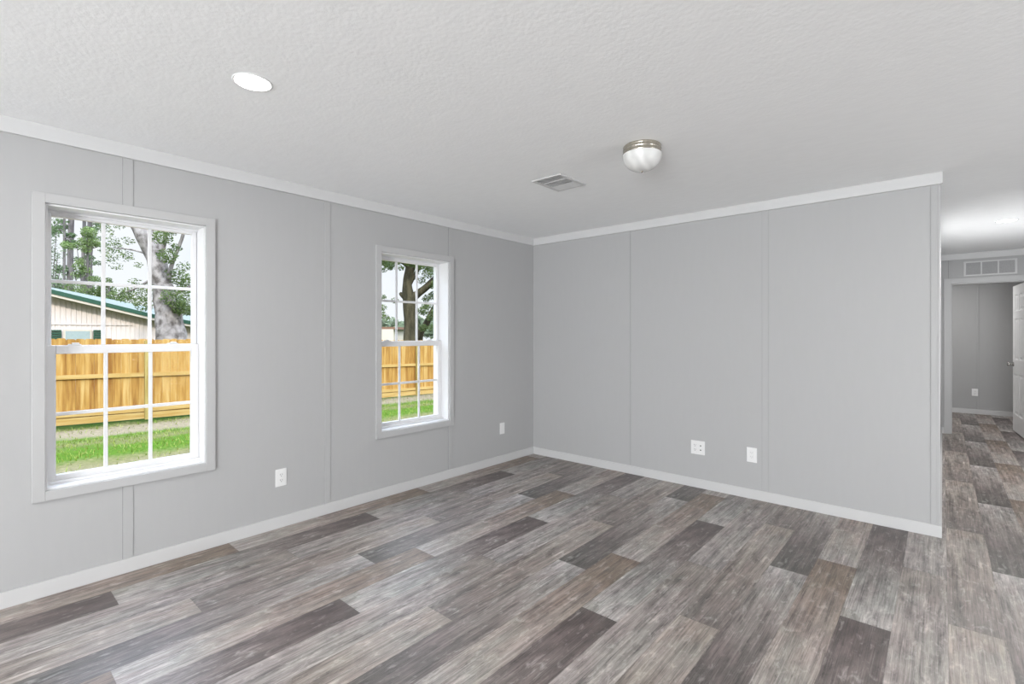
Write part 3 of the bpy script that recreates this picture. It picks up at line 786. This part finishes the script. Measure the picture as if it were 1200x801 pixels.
# low pale house far behind, seen through the second window
house = thing('far_house', 'pale low house with a brown roof far behind the fence', 'building', (-27, 12.0, gz(20)))
ho = house.location.copy()
pA = at(440, 395, 38); pB = at(461, 395, 38)
def wallquad(name, p, q, z0, z1, m, th=0.2):
    bm = bmesh.new(); d = (q - p).normalized(); nrm = Vector((-d.y, d.x, 0)) * th
    v = [bm.verts.new(Vector((a.x, a.y, z)) - ho + o_) for o_ in (Vector(), nrm) for a, z in ((p, z0), (q, z0), (q, z1), (p, z1))]
    for f in ((0,1,2,3),(7,6,5,4),(0,4,5,1),(1,5,6,2),(2,6,7,3),(3,7,4,0)): bm.faces.new([v[i] for i in f])
    return finish(name, bm, m, house)
wallquad('wall', Vector((pA.x - 2, pA.y - 2, 0)), Vector((pB.x, pB.y, 0)), gz(20), 1.72, M_fascia, 5)
wallquad('roof', Vector((pA.x - 2.2, pA.y - 2.2, 0)), Vector((pB.x + .2, pB.y + .2, 0)), 1.72, 1.90, mat('brown_roof', srgb(150, 110, 84), .8), 5.2)

# ------------------------------------------------------------------ trees
OUT = 0.42
def leaf_mat(name, c1, c2):
    m, nt, b = newmat(name); Lk = nt.links.new
    g = nt.nodes.new('ShaderNodeNewGeometry')
    n = nt.nodes.new('ShaderNodeTexNoise'); n.inputs['Scale'].default_value = 6; n.inputs['Detail'].default_value = 3; Lk(g.outputs['Position'], n.inputs['Vector'])
    r = nt.nodes.new('ShaderNodeValToRGB'); e = r.color_ramp.elements; e[0].position = .35; e[1].position = .65; e[0].color = c1; e[1].color = c2
    Lk(n.outputs['Fac'], r.inputs[0]); Lk(r.outputs[0], b.inputs['Base Color']); b.inputs['Roughness'].default_value = 0.6; b.inputs['Specular IOR Level'].default_value = .25
    tr = nt.nodes.new('ShaderNodeBsdfTranslucent'); Lk(r.outputs[0], tr.inputs[0])
    x = nt.nodes.new('ShaderNodeMixShader'); x.inputs[0].default_value = 0.4
    Lk(b.outputs[0], x.inputs[1]); Lk(tr.outputs[0], x.inputs[2]); Lk(x.outputs[0], nt.nodes['Material Output'].inputs[0])
    return m
L_oak = leaf_mat('oak_leaves', srgb(92, 122, 66), srgb(160, 182, 110))
L_dark = leaf_mat('dark_leaves', srgb(96, 124, 80), srgb(156, 180, 128))
L_bright = leaf_mat('bright_leaves', srgb(140, 172, 98), srgb(196, 220, 146))
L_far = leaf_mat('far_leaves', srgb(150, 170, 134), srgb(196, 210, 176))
def bark(name, c1, c2, st=(2, 2, .6), sc=3):
    m = mat(name, c1, 0.9, col2=c2, scale=sc, stretch=st, spec=.15, bscale=6, bstr=.5, bdist=.03)
    return m
B_grey = bark('grey_bark', srgb(118, 110, 104), srgb(212, 204, 198), (1, 1, .8), 7)
B_dark = bark('dark_bark', srgb(60, 58, 42), srgb(112, 104, 80), (2, 2, .35), 4)
B_pine = bark('pine_bark', srgb(112, 106, 106), srgb(160, 152, 148), (2, 2, .4), 4)

def leaf_quads(clusters, size, rnd):
    """clusters: (centre, radius, count, flatten)"""
    Q = []
    for c, r, n, fl in clusters:
        for _ in range(int(n * 1.7)):
            # denser near cluster centre
            while True:
                d = Vector((rnd.uniform(-1, 1), rnd.uniform(-1, 1), rnd.uniform(-1, 1)))
                if d.length < 1: break
            p = c + Vector((d.x * r, d.y * r, d.z * r * fl))
            s = size * rnd.uniform(0.6, 1.3)
            a = Vector((rnd.gauss(0, 1), rnd.gauss(0, 1), rnd.gauss(0, .7))).normalized()
            b_ = a.cross(Vector((rnd.gauss(0, 1), rnd.gauss(0, 1), rnd.gauss(0, 1)))).normalized() * s * 0.45
            a = a * s
            Q.append([p - a, p + b_, p + a, p - b_])
    return Q
def local(Q, o): return [[Vector(v) - o for v in q] for q in Q]

def tree(name, label, base, trunk, radii, limbs, clusters, lsize, lmat, bmat, seed, group=None, rough=.25):
    rnd = random.Random(seed)
    t = thing(name, label, 'tree', base, group=group)
    bm = bmesh.new(); tube(bm, [Vector(p) - base for p in trunk], radii, 14, rough, seed)
    finish('trunk', bm, bmat, t, smooth=True)
    for pts_, rr in limbs:
        bm = bmesh.new(); tube(bm, [Vector(p) - base for p in pts_], rr, 8, rough, seed + 1)
        finish('branch', bm, bmat, t, smooth=True)
    quads_mesh('foliage', local(leaf_quads(clusters, lsize, rnd), base), lmat, t)
    return t

def base_of(px, depth):
    p = at(px, 391, depth); return Vector((p.x, p.y, gz(p.y) - 0.05))

# leaning oak seen in the first window
D = 14.0
b0 = base_of(203, D)
def A(px, py, d=D): return at(px, py, d)
tr_pts = [b0, A(200, 392), A(197, 362), A(189, 330), A(181, 300), A(169, 272), A(158, 252), A(146, 228), A(136, 190), A(128, 150)]
tr_r = [0.42, 0.35, 0.31, 0.25, 0.24, 0.245, 0.235, 0.21, 0.17, 0.10]
limbs = [([A(196, 345), A(199, 318), A(206, 298), A(213, 280), A(219, 258), A(228, 225)], [0.09, 0.06, 0.05, 0.045, 0.04, 0.03]),
         ([A(186, 322), A(176, 328), A(162, 336), A(148, 342), A(134, 346)], [0.06, 0.04, 0.03, 0.025, 0.015]),
         ([A(196, 350), A(206, 344), A(218, 338), A(234, 330)], [0.07, 0.05, 0.04, 0.02]),
         ([A(181, 300), A(168, 296), A(152, 292), A(132, 290)], [0.05, 0.03, 0.025, 0.012]),
         ([A(184, 306), A(192, 286), A(196, 262), A(204, 236)], [0.08, 0.06, 0.05, 0.03])]
rn = random.Random(3)
cl = []
def cluster(px, py, r, n, d=D, fl=.8, jit=0.6):
    p = at(px, py, d + rn.uniform(-jit, jit)); cl.append((p, r * d / F, n, fl))
for px, py, r, n in [(206,348,16,420),(190,346,11,160),(214,362,11,260),(217,336,10,200),(204,324,13,300),(196,300,11,220),(190,278,11,220),(186,262,10,150),(198,270,9,140),
                     (205,290,7,70),(216,312,8,70),(222,326,7,80),(160,344,15,240),(146,346,11,150),(168,356,11,170),(172,338,8,70),(158,332,8,50),(136,290,9,60),(148,300,9,60),(128,302,9,60),(140,262,9,50),(124,270,8,45),
                     (150,282,7,35),(132,282,7,40),(122,292,7,40),(222,268,6,30),(214,256,8,60),(176,230,22,300),(150,215,25,300),(210,220,25,300),(128,230,25,260),(230,250,14,120),(162,310,5,20),(136,312,7,30),(202,372,8,60),(120,262,7,30)]:
    cluster(px, py, r, n)
tree('oak_tree', 'leaning oak with mottled pale grey trunk in front of the barn', b0, tr_pts, tr_r, limbs, cl, 0.036, L_oak, B_grey, 11)

# dark oak seen in the second window
D = 17.5
b0 = base_of(480, D)
tr_pts = [b0, A(480, 394, D), A(480, 372, D), A(479.5, 354, D), A(477.5, 344, D), A(477, 330, D), A(480, 316, D), A(484, 302, D), A(487, 285, D), A(490, 250, D)]
tr_r = [0.30, 0.225, 0.215, 0.24, 0.22, 0.165, 0.16, 0.16, 0.14, 0.09]
limbs = [([A(478, 350, D), A(472, 346, D), A(468.5, 343, D)], [0.14, 0.10, 0.05]),
         ([A(481, 352, D), A(490, 344, D), A(500, 336, D), A(511, 326, D), A(524, 314, D), A(545, 296, D)], [0.16, 0.14, 0.13, 0.12, 0.10, 0.07]),
         ([A(477, 340, D), A(486, 322, D), A(497, 305, D), A(506, 290, D)], [0.10, 0.06, 0.05, 0.03]),
         ([A(480, 314, D), A(470, 306, D), A(456, 302, D), A(440, 300, D)], [0.09, 0.06, 0.045, 0.03])]
cl = []
for px, py, r, n in [(454,309,8,330),(447,304,7,240),(462,304,7,220),(450,316,4,40),(470,302,8,240),(478,306,6,120),(470,314,4,40),(497,308,8,280),(508,306,8,260),(502,320,8,180),(510,334,7,160),(494,328,6,70),
                     (508,346,7,180),(500,350,6,110),(496,364,7,160),(504,372,6,90),(512,358,6,90),(496,384,6,110),(508,384,7,140),(470,280,20,500),(500,280,22,500),(440,290,14,300),(488,318,5,60),(449,348,4,40),(449,360,5,60),(452,372,5,50),(463,352,5,35),(486,326,3,20),(448,368,5,60),(479,304,9,300),(474,298,8,220),(490,300,9,260),(492,312,6,110),(505,314,7,160),(458,312,6,110),(484,310,4,50),(500,358,6,130),(510,366,6,130),(466,306,6,120)]:
    cluster(px, py, r, n, D, .8, .8)
tree('oak_tree', 'dark forked oak behind the fence in the narrower view near the corner', b0, tr_pts, tr_r, limbs, cl, 0.038, L_oak, B_dark, 23)
# slim leaning tree beside it
D = 19
b0 = base_of(486, D)
tr_pts = [b0, A(492, 394, D), A(498, 382, D), A(504, 371, D), A(511, 356, D), A(520, 338, D), A(530, 310, D)]
cl = []
for px, py, r, n in [(528,330,14,400),(536,306,16,400),(514,344,6,60)]: cluster(px, py, r, n, D, .8, .5)
tree('slim_tree', 'slim dark tree leaning right beside the forked oak', b0, tr_pts, [0.16, 0.13, 0.12, 0.115, 0.10, 0.08, 0.05], [], cl, 0.042, L_oak, B_dark, 29)

# tall pines behind the barn
for k, (x0, x1, r, lab) in enumerate([(75.0, 75.6, 1.3, 'thin tall pine trunk behind the barn roof, leftmost of the pines'),
                                      (81.3, 83.6, 2.9, 'thickest tall pine trunk behind the barn, second from the left'),
                                      (96.5, 99.0, 1.8, 'tall pine trunk in the middle of the pine group behind the barn'),
                                      (101.5, 104.5, 1.6, 'slightly leaning pine trunk between two upright pines behind the barn'),
                                      (106.2, 106.8, 1.5, 'tall dark pine trunk behind the barn, rightmost of the pines')]):
    D = 30 + k * 4
    b0 = base_of(x0, D); cl = []
    pp = [b0, A(x0, 360, D), A((x0 + x1) / 2, 300, D), A(x1, 250, D), A(x1 + .5, 180, D), A(x1 + 1, 90, D)]
    rr = [r * D / F * 1.25, r * D / F * 1.05, r * D / F, r * D / F * .9, r * D / F * .7, r * D / F * .3]
    for j in range(12):
        px = x1 + rn.uniform(-8, 8); py = rn.uniform(80, 225); cluster(px, py, rn.uniform(7, 10), 120, D, .6, .6)
    limbs = []
    for j in range(4):
        py = rn.uniform(262, 330); sgn = rn.choice((-1, 1)); xc = x0 + (x1 - x0) * (340 - py) / 90
        ex = xc + sgn * rn.uniform(7, 14); ey = py - rn.uniform(-3, 6)
        limbs.append(([A(xc, py, D), A((xc + ex) / 2, py - 2, D), A(ex, ey, D)], [0.05, 0.035, 0.015]))
        cluster(ex, ey, 6, 70, D, .5, .6)
        cluster((xc + ex) / 2, ey, 4, 25, D, .5, .6)
    tree('pine_tree', lab, b0, pp, rr, limbs, cl, 0.085, L_dark, B_pine, 40 + k, group='tall pines behind the barn', rough=.12)
# broadleaf sapling with bright leaves among the pines
def bush_tree(name, label, px, depth, spec, lsize, lmat, bmat, seed, rad=0.06, group=None):
    global cl
    b = base_of(px, depth); cl = []
    ty = min(s[1] for s in spec)
    for x, y, r, n in spec: cluster(x, y, r, n, depth, .85, r * depth / F * .5)
    limbs = [([at(px, 380, depth), (at(px, 380, depth) + at(x, y, depth)) / 2 + Vector((0, 0, -.1)), at(x, y, depth)], [rad * .6, rad * .4, rad * .2]) for x, y, r, n in spec[:6]]
    return tree(name, label, b, [b, at(px, 385, depth), at(px + 1, (385 + ty) / 2, depth), at(px, ty + 3, depth)], [rad, rad * .8, rad * .6, rad * .25], limbs, cl, lsize, lmat, bmat, seed, group)
bush_tree('young_tree', 'bright green young tree among the pine trunks behind the barn', 102, 27, [(104,272,8,330),(98,284,7,220),(109,284,7,220),(101,292,6,120),(90,288,5,80),(80,288,6,110),(76,286,5,70),(93,312,7,160),(100,318,7,160),(90,322,6,110),(95,306,5,80)], 0.06, L_bright, B_pine, 61)
bush_tree('leafy_tree', 'loose leafy tree at the left edge of the barn roof', 58, 24, [(60,262,9,55),(66,272,9,45),(58,285,9,60),(68,296,9,45),(60,308,9,60),(70,318,8,45),(60,326,9,90),(66,334,8,90),(54,300,10,60),(56,270,10,60),(46,290,14,150),(44,330,14,200),(72,262,6,15),(62,250,9,50)], 0.055, L_dark, B_pine, 62)
bush_tree('leafy_tree', 'leafy tree rising behind the middle of the barn roof', 128, 23, [(124,340,10,300),(134,350,10,260),(118,350,9,220),(142,358,9,200),(112,342,8,160),(126,330,6,90),(88,340,12,260),(76,346,10,200),(100,346,10,240),(110,328,7,90),(150,362,9,180)], 0.055, L_oak, B_pine, 63)
# hazy trees along the far edge of the property
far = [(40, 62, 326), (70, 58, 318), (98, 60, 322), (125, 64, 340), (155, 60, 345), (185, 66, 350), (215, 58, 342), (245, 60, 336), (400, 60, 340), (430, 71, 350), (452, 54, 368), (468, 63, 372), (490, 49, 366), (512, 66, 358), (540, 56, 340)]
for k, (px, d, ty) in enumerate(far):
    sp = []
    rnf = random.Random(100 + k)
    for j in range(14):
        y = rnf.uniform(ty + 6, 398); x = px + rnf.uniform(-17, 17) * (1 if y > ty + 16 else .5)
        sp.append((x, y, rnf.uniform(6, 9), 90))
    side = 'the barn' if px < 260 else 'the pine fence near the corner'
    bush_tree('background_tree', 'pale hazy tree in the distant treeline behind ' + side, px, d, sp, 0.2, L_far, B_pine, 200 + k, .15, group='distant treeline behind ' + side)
